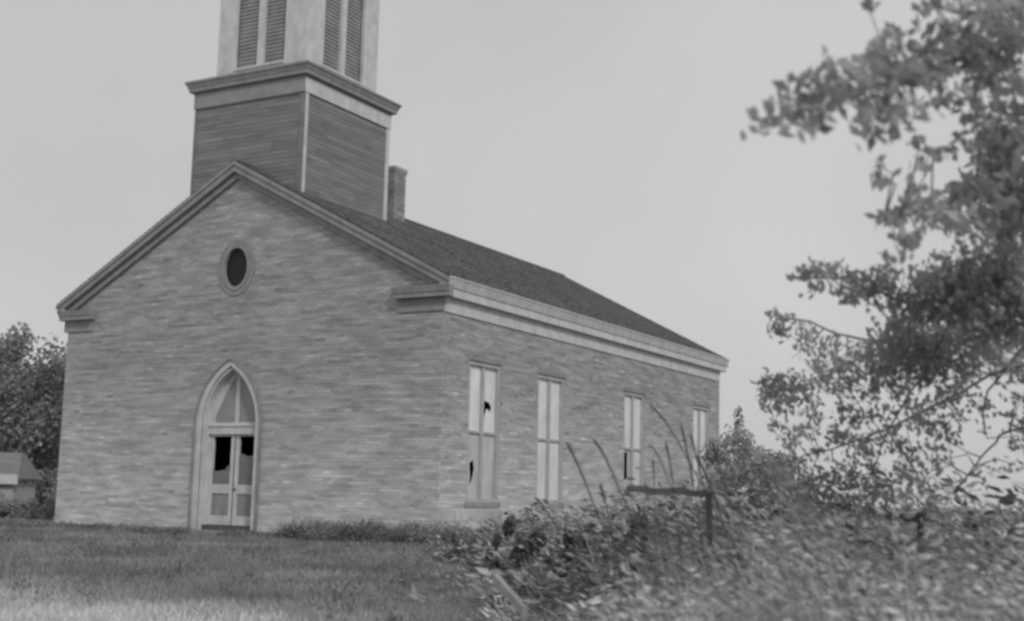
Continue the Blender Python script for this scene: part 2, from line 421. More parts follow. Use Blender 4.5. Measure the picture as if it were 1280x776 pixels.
# raking cornice
def rake(side):
    def P(s, y, dz): x, yy, z = roofpt(side, s, y); return (x, yy, z+dz)
    def strip(y0, y1, z0, z1, name, m, s1=1.0, cut=0.0):
        p = [P(0, y0, z0), P(s1, y0, z0+cut), P(s1, y1, z0+cut), P(0, y1, z0), P(0, y0, z1), P(s1, y0, z1), P(s1, y1, z1), P(0, y1, z1)]
        if side == 0: p = [p[i] for i in (1, 0, 3, 2, 5, 4, 7, 6)]
        return MB().pts8(p).build(name, m, church)
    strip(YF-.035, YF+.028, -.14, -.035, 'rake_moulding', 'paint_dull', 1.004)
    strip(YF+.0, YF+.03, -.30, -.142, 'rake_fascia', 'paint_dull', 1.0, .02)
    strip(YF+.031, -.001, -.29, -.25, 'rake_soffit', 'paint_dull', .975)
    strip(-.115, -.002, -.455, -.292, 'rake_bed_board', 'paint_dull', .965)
    def back(y0, y1, z0, z1):
        p = [P(0, y0, z0), P(1, y0, z0), P(1, y1, z0), P(0, y1, z0), P(0, y0, z1), P(1, y0, z1), P(1, y1, z1), P(0, y1, z1)]
        if side == 0: p = [p[i] for i in (1, 0, 3, 2, 5, 4, 7, 6)]
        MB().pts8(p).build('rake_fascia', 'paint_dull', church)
    back(YB-.028, YB+.03, -.30, -.035)
rake(0); rake(1)

# oval window: stepped surround and dark sunk opening
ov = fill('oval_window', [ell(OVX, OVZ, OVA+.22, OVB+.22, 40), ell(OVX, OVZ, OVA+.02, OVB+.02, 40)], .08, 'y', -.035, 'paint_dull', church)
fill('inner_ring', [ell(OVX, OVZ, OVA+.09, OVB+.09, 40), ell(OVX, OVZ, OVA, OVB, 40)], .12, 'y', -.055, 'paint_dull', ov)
fill('dark_pane', [ell(OVX, OVZ, OVA+.04, OVB+.04, 40)], .012, 'y', .035, 'glass_black', ov)

# side windows
def win(a, b, idx):
    x = -.10
    fo = .085
    fr_ = fill('window', [[(a, WZ0), (b, WZ0), (b, WZ1), (a, WZ1)], [(a+fo, WZ0+.08), (b-fo, WZ0+.08), (b-fo, WZ1-.10), (a+fo, WZ1-.10)]], .14, 'x', -.02, 'sash', church)
    c = (a+b)/2
    MB().box((-.13, c-.055, WZ0+.08), (-.045, c+.055, WZ1-.10)).build('mullion', 'sash', fr_)
    for (p, q) in ((a+fo, c-.055), (c+.055, b-fo)):
        MB().box((-.125, p, WZM-.03), (-.052, q, WZM+.03)).build('meeting_rail', 'sash', fr_)
    MB().box((-.06, a-.06, WZ0-.125), (.035, b+.06, WZ0-.004)).build('sill', 'stone', fr_)
    MB().box((-.06, a-.08, WZ1+.002), (.022, b+.08, WZ1+.10)).build('lintel', 'paint_dull', fr_)
    def pane(p, q, z0, z1, hole=None, mt='pane'):
        lp = [[(p+.004, z0), (q-.004, z0), (q-.004, z1), (p+.004, z1)]]
        if hole: lp.append(hole)
        fill('pane', lp, .012, 'x', -.10, mt, fr_)
        # thin stile set in from the opening edge, as on an old sash
        MB().box((-.098, p+.004, z0), (-.078, p+.04, z1)).build('stile', 'sash', fr_)
    L0, L1, R0, R1 = a+fo, c-.055, c+.055, b-fo
    zt0, zt1, zb0, zb1 = WZM+.03, WZ1-.10, WZ0+.08, WZM-.03
    if idx == 0:
        pane(L0, L1, zt0, zt1)
        pane(R0, R1, zt0, zt1, [(R0+.05, 3.34), (R0+.33, 3.30), (R0+.42, 3.20), (R0+.40, 3.08), (R0+.22, 3.15), (R0+.14, 3.00), (R0+.09, 2.80), (R0+.055, 2.72)])
        pane(L0, L1, zb0, zb1, [(L0+.20, 1.85), (L0+.36, 1.93), (L0+.42, 1.72), (L0+.33, 1.47), (L0+.21, 1.32), (L0+.24, 1.55)], 'pane_dusty')
        pane(R0, R1, zb0, zb1, None, 'pane_dusty')
    elif idx == 2:
        pane(L0, L1, zt0, zt1); pane(R0, R1, zt0, zt1); pane(R0, R1, zb0, zb1)
        pane(L0, L1, zb0, zb1, [(L0+.08, 2.45), (L0+.40, 2.47), (L0+.38, 2.0), (L0+.41, 1.72), (L0+.22, 1.66), (L0+.09, 1.78)], 'pane_dusty')
    else:
        pane(L0, L1, zt0, zt1); pane(R0, R1, zt0, zt1)
        pane(L0, L1, zb0, zb1, None, 'pane'); pane(R0, R1, zb0, zb1, None, 'pane')
for i, (a, b) in enumerate(WIN): win(a, b, i)

# door with pointed surround, fanlight and two leaves
sur = fill('door_surround', [arch(DX0-.15, DX1+.15, -.2, DSP, DRISE+.15), arch(DX0+.0, DX1-.0, -.3, DSP, DRISE)[0:]], .10, 'y', -.04, 'paint', church)
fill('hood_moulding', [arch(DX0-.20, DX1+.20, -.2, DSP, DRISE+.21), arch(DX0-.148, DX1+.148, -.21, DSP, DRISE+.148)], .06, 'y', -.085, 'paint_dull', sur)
fill('jamb_lining', [arch(DX0-.003, DX1+.003, -.25, DSP, DRISE+.003), arch(DX0+.05, DX1-.05, -.3, DSP, DRISE-.08)], .25, 'y', .018, 'paint', sur)
door = fill('door', [arch(DX0+.05, DX1-.05, .26, DSP, DRISE-.08),
                     [(DX0+.17, 1.24), (DXC-.13, 1.24), (DXC-.13, 2.42), (DX0+.17, 2.42)],
                     [(DXC+.13, 1.24), (DX1-.17, 1.24), (DX1-.17, 2.42), (DXC+.13, 2.42)],
                     [(DX0+.17, .48), (DXC-.13, .48), (DXC-.13, 1.02), (DX0+.17, 1.02)],
                     [(DXC+.13, .48), (DX1-.17, .48), (DX1-.17, 1.02), (DXC+.13, 1.02)],
                     [(q[0], q[1]) for q in arch(DX0+.17, DXC-.055, 2.74, 2.74, .01)][:0] or
                     [(DX0+.17, 2.76), (DXC-.06, 2.76), (DXC-.06, 3.90), (DXC-.22, 3.74), (DXC-.42, 3.42), (DXC-.58, 3.12), (DX0+.175, 2.90)],
                     [(DXC+.06, 2.76), (DX1-.17, 2.76), (DX1-.175, 2.90), (DXC+.58, 3.12), (DXC+.42, 3.42), (DXC+.22, 3.74), (DXC+.06, 3.90)]],
            .06, 'y', .27, 'paint', church)
def dpane(lp, mt='glass_dim', y=.29, nm='pane', t=.012): return fill(nm, lp, t, 'y', y, mt, door)
dpane([[(DX0+.16, 1.22), (DXC-.12, 1.22), (DXC-.12, 1.50), (DXC-.16, 1.56), (DXC-.2, 1.72), (DXC-.3, 1.60), (DX0+.3, 1.56), (DX0+.16, 1.60)]])
dpane([[(DXC+.12, 1.22), (DX1-.16, 1.22), (DX1-.16, 1.98), (DXC+.4, 1.93), (DXC+.22, 2.0), (DXC+.12, 1.96)]])
dpane([[(DX0+.16, 2.75), (DXC-.05, 2.75), (DXC-.05, 3.93), (DXC-.23, 3.76), (DXC-.43, 3.44), (DXC-.60, 3.13), (DX0+.16, 2.91)]], 'glass_fan')
dpane([[(DXC+.05, 2.75), (DX1-.16, 2.75), (DX1-.16, 2.91), (DXC+.60, 3.13), (DXC+.43, 3.44), (DXC+.23, 3.76), (DXC+.05, 3.93)]], 'glass_fan')
dpane([[(DX0+.16, .41), (DXC-.12, .41), (DXC-.12, 1.03), (DX0+.16, 1.03)]], 'paint_dull', .295, 'lower_panel')
dpane([[(DXC+.12, .41), (DX1-.16, .41), (DX1-.16, 1.03), (DXC+.12, 1.03)]], 'paint_dull', .295, 'lower_panel')
MB().box((DX0+.04, .19, 2.47), (DX1-.04, .268, 2.66)).build('transom_bar', 'paint', door)
MB().box((DX0+.04, .16, 2.66), (DX1-.04, .268, 2.70)).build('transom_ledge', 'paint', door)
MB().box((DXC-.012, .262, .2), (DXC+.012, .269, 2.46)).build('meeting_strip', 'wood_old', door)
MB().box((DXC+.04, .235, 1.1), (DXC+.09, .268, 1.15)).build('knob', 'wood_old', door)
MB().box((DX0+.055, .12, .13), (DX1-.055, .34, .255)).build('threshold', 'wood_old', door)
MB().box((DX0-.0, -.30, -.2), (DX1+.0, .34, .128)).build('doorstep', 'stone', church)
# inner wall-face lining of the windows is the wall thickness itself

# chimney on the ridge behind the tower
ch = MB().box((-6.25, 6.08, 8.6), (-5.75, 6.66, 10.45)).build('chimney', 'mortar', church)
cb = MB()
z = 8.9; row = 0
while z < 10.4:
    for k in range(3):
        a = 6.075+k*.197-(.09 if row % 2 else 0); cb.box((-5.76, max(a, 6.072), z), (-5.74, min(a+.187, 6.668), z+BH), float(rng.normal(.8, .1)))
        a = -6.255+k*.175-(.08 if row % 2 else 0); cb.box((max(a, -6.256), 6.07, z), (min(a+.165, -5.742), 6.09, z+BH), float(rng.normal(.8, .1)))
    z += BH+J; row += 1
tag(cb.build('brickwork', 'brick', ch), kind='stuff')
MB().box((-6.27, 6.06, 10.45), (-5.73, 6.68, 10.52)).box((-6.29, 6.04, 10.52), (-5.71, 6.70, 10.62)).build('chimney_cap', 'mortar', ch)

# tower
TX0, TX1, TY0, TY1 = -8.27, -4.63, .43, 4.12
TZF, TZC, TZT = 11.06, 11.48, 11.81
tower = MB().box((TX0+.02, TY0+.02, 6.6), (TX1-.02, TY1-.02, 11.45)).build('tower', 'roofdeck', church)
z = 7.0; E_ = .115
def clap(a, b, face, z0, tone):
    h = E_+.02; p0, p1 = .0, .009     # top edge tucked, bottom edge proud
    if face == 'f': q = [(a, TY0-p1+.01, z0), (b, TY0-p1+.01, z0), (b, TY0+.03, z0), (a, TY0+.03, z0), (a, TY0+.008, z0+h), (b, TY0+.008, z0+h), (b, TY0+.03, z0+h), (a, TY0+.03, z0+h)]
    elif face == 'r': q = [(TX1-.03, a, z0), (TX1+p1-.01, a, z0), (TX1+p1-.01, b, z0), (TX1-.03, b, z0), (TX1-.03, a, z0+h), (TX1-.008, a, z0+h), (TX1-.008, b, z0+h), (TX1-.03, b, z0+h)]
    elif face == 'b': q = [(a, TY1-.03, z0), (b, TY1-.03, z0), (b, TY1+p1-.01, z0), (a, TY1+p1-.01, z0), (a, TY1-.03, z0+h), (b, TY1-.03, z0+h), (b, TY1-.008, z0+h), (a, TY1-.008, z0+h)]
    else: q = [(TX0-p1+.01, a, z0), (TX0+.03, a, z0), (TX0+.03, b, z0), (TX0-p1+.01, b, z0), (TX0+.008, a, z0+h), (TX0+.03, a, z0+h), (TX0+.03, b, z0+h), (TX0+.008, b, z0+h)]
    MB().pts8(q, tone).build('clapboard', 'siding', tower)
while z < TZF-.02:
    for face, a, b in (('f', TX0+.05, TX1-.13), ('r', TY0+.14, TY1-.13), ('b', TX0+.14, TX1-.14), ('l', TY0+.14, TY1-.14)):
        if face in 'fr':
            js = [a]+sorted(a+(b-a)*q for q in ((.1+.3*rng.random()), (.55+.3*rng.random())))+[b]
            for q0, q1 in zip(js, js[1:]): clap(q0+.0015, q1-.0015, face, z, float(np.clip(rng.normal(1, .10), .75, 1.3)))
        else: clap(a, b, face, z, float(rng.normal(1, .1)))
    z += E_
MB().box((TX1-.13, TY0-.022, 7), (TX1+.021, TY0+.02, TZF)).build('corner_board', 'siding', tower)
MB().box((TX1-.02, TY0+.021, 7), (TX1+.022, TY0+.14, TZF)).build('corner_board', 'paint', tower)
MB().box((TX1-.02, TY1-.13, 7), (TX1+.022, TY1+.02, TZF)).build('corner_board', 'paint', tower)
MB().box((TX0-.021, TY0-.02, 7), (TX0+.05, TY0+.02, TZF)).build('corner_board', 'siding', tower)
def ring(d, z0, z1, name, m, dt=None, par=tower, bx=(TX0, TX1, TY0, TY1)):
    dt = d if dt is None else dt; a, b, c, e = bx
    return MB().pts8([(a-d, c-d, z0), (b+d, c-d, z0), (b+d, e+d, z0), (a-d, e+d, z0), (a-dt, c-dt, z1), (b+dt, c-dt, z1), (b+dt, e+dt, z1), (a-dt, e+dt, z1)]).build(name, m, par)
ring(.04, TZF, TZC-.03, 'frieze', 'paint')
MB().box((TX0-.039, TY0-.052, TZF+.003), (TX1+.044, TY0-.041, TZC-.032)).build('frieze_board', 'front_grey', tower)  # thin board that makes only the front face of the frieze darker grey
ring(.045, TZC-.03, TZC+.02, 'shade_bed_moulding', 'siding')  # moulding coloured dark to paint in the shadow line under the cornice
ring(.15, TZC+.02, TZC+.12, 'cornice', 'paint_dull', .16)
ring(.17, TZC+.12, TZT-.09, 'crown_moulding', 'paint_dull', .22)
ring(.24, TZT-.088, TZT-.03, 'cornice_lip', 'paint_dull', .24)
ring(.22, TZT-.028, TZT+.04, 'cornice_roof', 'roofdeck', -.1)
# belfry (its upper half is above the frame)
BX0, BX1, BY0, BY1, BZ0, BZ1 = -7.93, -4.95, .76, 3.90, 11.80, 15.2
bel = MB().box((BX0+.22, BY0+.22, BZ0), (BX1-.22, BY1-.22, BZ1)).build('belfry', 'roofdeck', church)
bel_b = (BX0, BX1, BY0, BY1)
def bel_face(face):
    A, B = (BX0, BX1) if face in 'fb' else (BY0, BY1)
    o0 = A+(.61 if face in 'fb' else .74); o1 = B-(.70 if face in 'fb' else .66); c = (o0+o1)/2; m_ = .10
    def bx(u0, u1, d0, d1, z0, z1, name, m, par=bel):
        if face == 'f': return MB().box((u0, BY0-d1, z0), (u1, BY0-d0, z1)).build(name, m, par)
        if face == 'b': return MB().box((u0, BY1+d0, z0), (u1, BY1+d1, z1)).build(name, m, par)
        if face == 'r': return MB().box((BX1+d0, u0, z0), (BX1+d1, u1, z1)).build(name, m, par)
        return MB().box((BX0-d1, u0, z0), (BX0-d0, u1, z1)).build(name, m, par)
    e = 0 if face in 'fb' else .101
    bx(A+e, o0, -.10, 0, BZ0, BZ1, 'pilaster', 'paint'); bx(o1, B-e, -.10, 0, BZ0, BZ1, 'pilaster', 'paint')
    bx(o0+.001, o1-.001, -.10, -.004, BZ0, 12.10, 'apron_panel', 'paint'); bx(o0+.001, o1-.001, -.10, -.004, 14.7, BZ1, 'head_panel', 'paint')
    bx(c-m_, c+m_, -.12, -.02, 12.10, 14.7, 'mullion', 'paint')
    bx(o0+.001, o1-.001, -.06, .03, 12.08, 12.14, 'sill', 'paint')
    for (p, q) in ((o0, c-m_), (c+m_, o1)):
        lv = bx(p+.002, q-.002, -.20, -.19, 12.11, 14.69, 'louvre_panel', 'louvre')
        z = 12.18
        while z < 14.6:
            if face == 'f': P8 = [(p+.003, BY0+.11, z), (q-.003, BY0+.11, z), (q-.003, BY0+.13, z), (p+.003, BY0+.13, z), (p+.003, BY0+.135, z+.11), (q-.003, BY0+.135, z+.11), (q-.003, BY0+.155, z+.11), (p+.003, BY0+.155, z+.11)]
            elif face == 'r': P8 = [(BX1-.13, p+.003, z), (BX1-.11, p+.003, z), (BX1-.11, q-.003, z), (BX1-.13, q-.003, z), (BX1-.155, p+.003, z+.11), (BX1-.135, p+.003, z+.11), (BX1-.135, q-.003, z+.11), (BX1-.155, q-.003, z+.11)]
            else: break
            MB().pts8(P8).build('slat', 'louvre', lv); z += .105
for f_ in 'frbl': bel_face(f_)
ring(.06, TZT+.03, 11.95, 'base_moulding', 'paint', .04, bel, bel_b)
ring(.10, BZ1, BZ1+.25, 'cornice', 'paint', .25, bel, bel_b)
ring(.28, BZ1+.25, BZ1+3.4, 'spire', 'shingle', -1.48, bel, bel_b).data.attributes['tone']

# ------------------------------------------------------------ vegetation
def cloud_leaves(centers, n, rad, ln, wd, tone_lo=.7, tone_hi=1.35, hang=0.0, jt=1.0, lean=None):
    """leaf clumps: every clump has its own tone so that light and dark clumps show"""
    parts = []
    for (c, r, k) in centers:
        q = rng.normal(size=(k, 3)); q /= np.linalg.norm(q, axis=1, keepdims=True)+1e-9
        q *= (rng.random((k, 1))**.45)*np.asarray(r)
        D = rng.normal(size=(k, 3))+np.array([0, 0, -hang])
        if lean is not None: D += np.asarray(lean)*np.sign(rng.random((k, 1))-.2)
        parts.append(leaves(np.asarray(c)+q, D, ln*rng.uniform(.7, 1.3, k), wd*rng.uniform(.7, 1.3, k), np.full(k, rng.uniform(tone_lo, tone_hi))*rng.uniform(.85, 1.15, k)))
    return cat_(parts)

# big tree at the right edge, trunk just outside the frame
TD = 9.5
base = PX(1425, 700, TD); base[2] = gz(base[0], base[1])-.1
tree = empty('broadleaf_tree', tuple(base), 'big broad-leaved tree leaning in from the right edge with ragged hanging branches', 'tree')
inv = -base
def off(P): return [np.asarray(p)-base for p in P]
trunk_pts = [base, PX(1432, 560, TD), PX(1425, 380, TD), PX(1440, 150, TD), PX(1430, -150, TD), PX(1450, -420, TD)]
tubes('trunk', [(off(curve_pts(trunk_pts, 4, .01)), list(np.linspace(.24, .10, 21)), 10)], 'bark', tree)
limbs = [
    [(1432, 60, TD), (1330, 60, 8.4), (1240, 62, 7.4), (1160, 88, 6.8), (1080, 112, 6.5), (1000, 138, 6.3), (952, 150, 6.2)],
    [(1432, -60, TD), (1340, -10, 8), (1250, 15, 7.2), (1180, 12, 7)],
    [(1430, 210, TD), (1350, 190, 8.8), (1270, 190, 8.2), (1210, 240, 7.8), (1150, 265, 7.6), (1105, 272, 7.5)],
    [(1425, 400, TD), (1340, 345, 9), (1260, 345, 8.8), (1190, 385, 8.8), (1120, 372, 8.9), (1050, 350, 9), (1000, 345, 9)],
    [(1428, 480, TD), (1330, 420, 9.6), (1240, 415, 10), (1160, 420, 10.3), (1080, 445, 10.6), (1010, 482, 10.9), (950, 492, 11)],
    [(1430, 520, TD), (1340, 470, 9.8), (1260, 460, 10.2), (1180, 500, 10.6), (1110, 535, 11), (1040, 560, 11.3), (985, 575, 11.5)],
    [(1430, 560, TD), (1350, 540, 10), (1275, 535, 10.4), (1235, 560, 10.7), (1205, 602, 11)],
    [(1330, 380, 9.2), (1275, 440, 9.4), (1230, 500, 10.4), (1232, 540, 10.8)],
    [(1190, 400, 9.4), (1150, 470, 10), (1120, 520, 10.4), (1090, 590, 10.8)],
    [(1120, 430, 10.4), (1060, 420, 10.5), (1000, 400, 10.6), (965, 395, 10.7)],
]
limb_pts = []
for lp in limbs:
    P = curve_pts([PX(*q) for q in lp], 4, .008); r0_ = (.024 if lp[0][1] < 450 else .016) if lp[0][0] > 1400 else .012
    tubes('limb', [(off(P), list(np.linspace(r0_, .006, len(P))), 7)], 'bark', tree); limb_pts += list(P)
LP = np.array(limb_pts)
# clumps: pixel of the centre, radius, depth, cover
CL = [ # upper near limb
 (950,152,16,6.2,.6),(975,140,22,6.3,.9),(1003,122,26,6.3,1.1),(1005,150,20,6.3,1.),(1035,108,26,6.4,1.1),(1030,135,22,6.4,.9),(1062,96,22,6.5,.9),(1075,120,24,6.5,1.1),
 (1040,70,18,6.5,.35),(1095,90,26,6.6,1.2),(1105,62,22,6.6,1.1),(1118,40,14,6.6,.8),(1092,150,20,6.6,.9),(1100,172,14,6.6,.8),(1122,135,26,6.7,.9),(1130,95,26,6.7,1.1),(1155,80,26,6.8,1.2),
 (1175,50,24,6.9,1.2),(1170,100,22,6.9,.8),(1190,125,18,7,.9),(1205,75,26,7,1.),(1215,40,26,7.1,1.),(1225,110,22,7.2,.8),(1240,60,30,7.3,1.2),(1255,90,26,7.4,1.1),(1262,30,28,7.4,1.),(1275,120,26,7.5,1.1),
 (1145,20,14,6.9,.25),(1165,8,16,7,.35),(1195,8,22,7,.5),(1235,8,30,7.2,.7),(1270,5,30,7.3,.9),(1110,125,18,6.7,.6),(1140,150,14,6.8,.5),(1085,10,6,6.6,.9),
 (1150,178,10,7.3,.9),(1160,192,12,7.3,.8),(1166,202,8,7.3,.9),(1195,186,10,7.4,.9),(1210,150,18,7.4,.7),(1232,165,20,7.6,.7),(1255,150,22,7.7,.9),(1100,208,14,7.2,.5),(1095,228,9,7.2,.7),(1145,212,12,7.2,.4),
 # middle right
 (1268,180,26,8,1.1),(1245,190,24,8,1.3),(1262,220,32,8,1.5),(1232,225,22,7.9,1.2),(1210,238,20,7.8,1.2),(1195,250,20,7.8,1.2),(1270,265,34,8.2,1.2),(1235,262,24,8,1.2),(1190,275,18,7.8,1.1),
 (1138,250,15,7.6,1.1),(1165,252,13,7.6,.9),(1150,265,14,7.6,.6),(1102,274,11,7.5,1.),(1122,278,15,7.5,.8),(1130,297,15,7.5,.7),(1148,292,12,7.6,.5),(1132,322,8,7.6,1.),(1130,305,11,7.6,.5),(1175,275,14,7.7,.8),
 (1210,285,18,7.9,.5),(1240,300,22,8.3,.6),(1268,310,26,8.5,1.),(1250,335,26,8.7,1.1),(1275,340,26,8.7,1.2),(1215,325,18,8.6,.8),(1180,320,8,8.4,.8),
 # the diagonal mass
 (1170,345,22,8.8,1.4),(1200,350,26,8.8,1.5),(1228,365,30,8.9,1.3),(1180,375,28,8.9,1.5),(1150,352,16,8.8,.8),(1148,385,24,9,1.2),(1205,390,28,9,1.4),(1262,380,28,9,1.2),(1272,410,20,9.2,1.),
 (1130,345,9,8.8,.6),(1105,345,13,8.9,1.),(1080,350,18,9,1.),(1095,362,16,9,.9),(1068,368,14,9,1.),(1052,362,10,9,1.),(1120,370,16,9,.8),(1135,400,18,9.3,1.),(1105,385,12,9.1,.4),
 (1005,346,11,9.1,.9),(1020,335,12,9.1,.7),(1035,340,13,9.1,.6),(1020,362,9,9.1,.7),(1048,332,9,9.1,.7),(1050,348,9,9,.6),
 (962,391,7,10.7,.9),(985,397,7,10.7,.9),(975,412,13,10.7,.9),(1000,412,12,10.6,.5),(1012,425,13,10.6,.7),(1028,440,14,10.6,.9),(1000,440,14,10.7,.3),(1045,425,11,10.5,.4),
 (1120,425,26,9.8,1.2),(1150,425,28,9.8,1.3),(1095,435,20,10.2,1.1),(1185,425,24,9.8,1.1),(1215,420,26,9.9,1.),(1245,430,24,10,1.),(1075,448,20,10.5,1.1),(1050,450,16,10.5,.8),(1110,460,24,10.3,1.1),(1150,460,22,10.2,.9),
 (1255,462,16,10.1,1.),(1275,455,14,10.1,.9),(1030,468,20,10.7,1.2),(1060,478,20,10.6,1.),(1005,478,14,10.9,.8),(985,485,22,11,1.),(965,475,14,11,.9),(955,482,9,11,.9),(975,500,20,11,1.1),(955,498,10,11,.7),(1015,500,14,11,.6),
 (1090,488,20,10.6,.7),(1130,490,20,10.5,.8),(1170,470,18,10.3,1.),(1175,495,18,10.4,.9),(1200,485,16,10.5,1.),(1225,500,10,10.6,.6),(1235,512,10,10.7,.7),(1060,515,16,10.8,.9),(1045,545,14,11,.9),(1085,520,16,10.8,.6),(1115,515,14,10.8,.7),
 (1148,520,20,10.7,1.1),(1170,530,18,10.7,1.),(1115,545,16,10.8,1.),(1125,560,14,10.8,.7),(1185,550,14,10.8,.7),(995,545,14,11.3,.9),(1010,535,10,11.3,.6),(1020,565,12,11.3,.5),(985,560,12,11.4,.8),
 (1075,560,16,11,.7),(1040,600,18,11,.9),(1015,610,18,11,1.),(975,590,14,11,.9),(960,610,16,11,1.),(1070,620,20,11,1.1),(1120,625,20,11,1.),(1090,640,18,11,1.),(1040,635,18,11,1.),(1000,635,16,11,1.),(1170,630,14,11,.7),
 (1265,430,24,9.4,1.3),(1235,405,26,9.2,1.3),(1275,240,26,8.2,1.4),(1255,285,26,8.3,1.),(1278,380,24,9,1.3),(1225,445,20,10,1.),(1200,455,16,10,.9),(1130,460,22,10.3,1.),(1100,470,18,10.4,.9),(1168,445,24,10,1.2),(1278,470,14,10,.9),
 (1278,500,12,10.4,1.1),(1280,530,14,10.4,1.2),(1276,560,10,10.5,.9),(1262,520,8,10.5,.7),(1195,520,12,10.6,.8),(1185,455,18,10,1.),(1212,468,12,10,.8),(1060,545,16,10.9,.9),(1085,560,14,11,.9),(1020,520,14,11,.7),(1140,565,14,11,.9),(1165,560,12,11,.8),(970,530,12,11.2,.6),
 (1000,585,16,11.4,.8),(1050,580,16,11.3,.4),(1065,590,16,11.2,.8),(1090,580,12,11.1,.5),(1110,600,16,11.1,.8),(1135,590,18,11,.9),(1160,590,16,11,.6),(1155,612,18,11,.9),(1095,615,18,11,.9),(1180,575,12,10.9,.4),(1200,600,10,11,.3),(1230,600,10,11,.5),(1250,590,8,11,.4),(1265,580,10,11,.6),(1275,545,12,10.8,.6),(1275,500,10,10.6,.6),(1230,535,8,10.8,.4)]
parts = []; tw = []
for (u, v, r, d, cov) in CL:
    near = d < 8.3; ll = .085 if near else .062
    lw = ll*.55; la = (ll*lw*.5)*(FPX/d)**2*.62
    k = max(5, int(cov*(1.45 if d < 7.2 else 1.8 if v < 430 else 1.1)*math.pi*r*r/la)); R = r/FPX*d
    c = PX(u, v, d)
    q = rng.normal(size=(k, 3)); q /= np.linalg.norm(q, axis=1, keepdims=True); q *= rng.random((k, 1))**.5*R*1.2; q += Fv*rng.normal(0, .16, (k, 1))
    D = rng.normal(size=(k, 3))*.8+np.array([0, 0, -.7])+(Rv*.5-Uv*.25)
    parts.append(leaves(c+q-base, D, ll*rng.uniform(.7, 1.35, k), lw*rng.uniform(.7, 1.35, k), rng.uniform(.7, 1.35)*rng.uniform(.85, 1.15, k)))
    j = np.argmin(np.linalg.norm(LP-c, axis=1)); a = LP[j]; mid = (a+c)/2+rng.normal(0, .05, 3)+np.array([0, 0, .1])*np.linalg.norm(a-c)
    tw.append((off([a, mid, c, c+rng.normal(0, R*.6, 3)]), [.007, .005, .003, .002], 4))
for i in range(90):      # the part of the crown outside the frame
    d = rng.uniform(7.5, 12.5); u, v = rng.uniform(1330, 1800), rng.uniform(-700, 560)
    if v > 380 and u > 1650: continue
    c = PX(u, v, d); k = 130
    q = rng.normal(size=(k, 3))*.17
    parts.append(leaves(c+q-base, rng.normal(size=(k, 3))+np.array([0, 0, -.6]), .09*rng.uniform(.7, 1.3, k), .05*rng.uniform(.7, 1.3, k), rng.uniform(.7, 1.3)*rng.uniform(.85, 1.15, k)))
    j = rng.integers(3, 20); a = np.array(curve_pts(trunk_pts, 4)[j]); tw.append((off([a, (a+c)/2+rng.normal(0, .1, 3), c]), [.03, .015, .004], 5))
tag(tubes('twigs', tw, 'bark', tree), kind='stuff')
V, Fc, T = cat_(parts); link_mesh('crown', V, Fc, 'leaf', tree, T)

# trees, bushes and the shed behind on the left
def bush(name, x, y, z0, w3, h, n, ll, label, cat, m='leaf_far', trunkh=0.0, clumps=30, group=None, tr=(.7, 1.35)):
    b = np.array([x, y, z0]); e = empty(name, (x, y, z0), label, cat, group)
    cs = []
    for i in range(clumps):
        q = rng.normal(size=3); q /= np.linalg.norm(q); q *= rng.uniform(.35, 1.0); q[2] = abs(q[2])*1.0 if trunkh < .5 else q[2]
        c = np.array([q[0]*w3, q[1]*w3, trunkh+(h-trunkh)*(.08+.86*q[2] if trunkh < .5 else .5+.46*q[2])])
        cs.append((c, np.array([w3*.30, w3*.30, (h-trunkh)*.16])*rng.uniform(.7, 1.2), int(n/clumps)))
    V, Fc, T = cloud_leaves(cs, 0, 0, ll, ll*.55, *tr); link_mesh('crown', V, Fc, m, e, T)
    if trunkh > .5:
        tubes('trunk', [([(0, 0, -.2), (.1, 0, trunkh), (0, .1, h*.8)], [.22, .16, .05], 8)] +
              [([(0.1, 0, trunkh*rng.uniform(.8, 1.4)), cs[j][0]*.6, cs[j][0]], [.08, .05, .02], 5) for j in range(0, len(cs), 3)], 'bark', e)
    else:
        tubes('stems', [([(rng.normal(0, .08), rng.normal(0, .08), -.1), cs[j][0]*.5, cs[j][0]], [.02, .014, .005], 4) for j in range(0, len(cs), 3)], 'bark', e)
    return e
def at(u, v, d): p = PX(u, v, d); return p
def place(u, d): p = PX(u, 640, d); return p[0], p[1]
x, y = place(0, 52); bush('broadleaf_tree', x, y, 0, 3.0, 7.9, 16000, .22, 'dark full tree at the left edge behind the small pale shed', 'tree', trunkh=1.2, clumps=60)
x, y = place(48, 58); bush('broadleaf_tree', x, y, 0, 2.4, 6.6, 12000, .22, 'shorter dark tree rising close against the left corner of the church', 'tree', trunkh=1.0, clumps=50)
x, y = place(-75, 60); bush('broadleaf_tree', x, y, 0, 3.3, 10.2, 9000, .25, 'tallest dark tree beyond the left edge behind the shed', 'tree', trunkh=1.5, clumps=40)
x, y = place(60, 50); bush('bush', x, y, 0, 1.2, 2.9, 3500, .16, 'dark bush crowding the left corner of the church', 'bush', trunkh=0, clumps=16)
x, y = place(8, 42); bush('bush', x, y, 0, 1.35, .85, 4000, .14, 'low dark bush in front of the small pale shed', 'bush', clumps=18, m='leaf_far')
x, y = place(49, 41); bush('bush', x, y, 0, .55, 1.3, 1500, .11, 'small pale round bush left of the church corner', 'bush', clumps=10, m='weed', tr=(.6, .8))
x, y = place(-45, 44); bush('bush', x, y, 0, 1.6, 2.0, 3000, .14, 'dark bush at the foot of the left edge', 'bush', clumps=16)
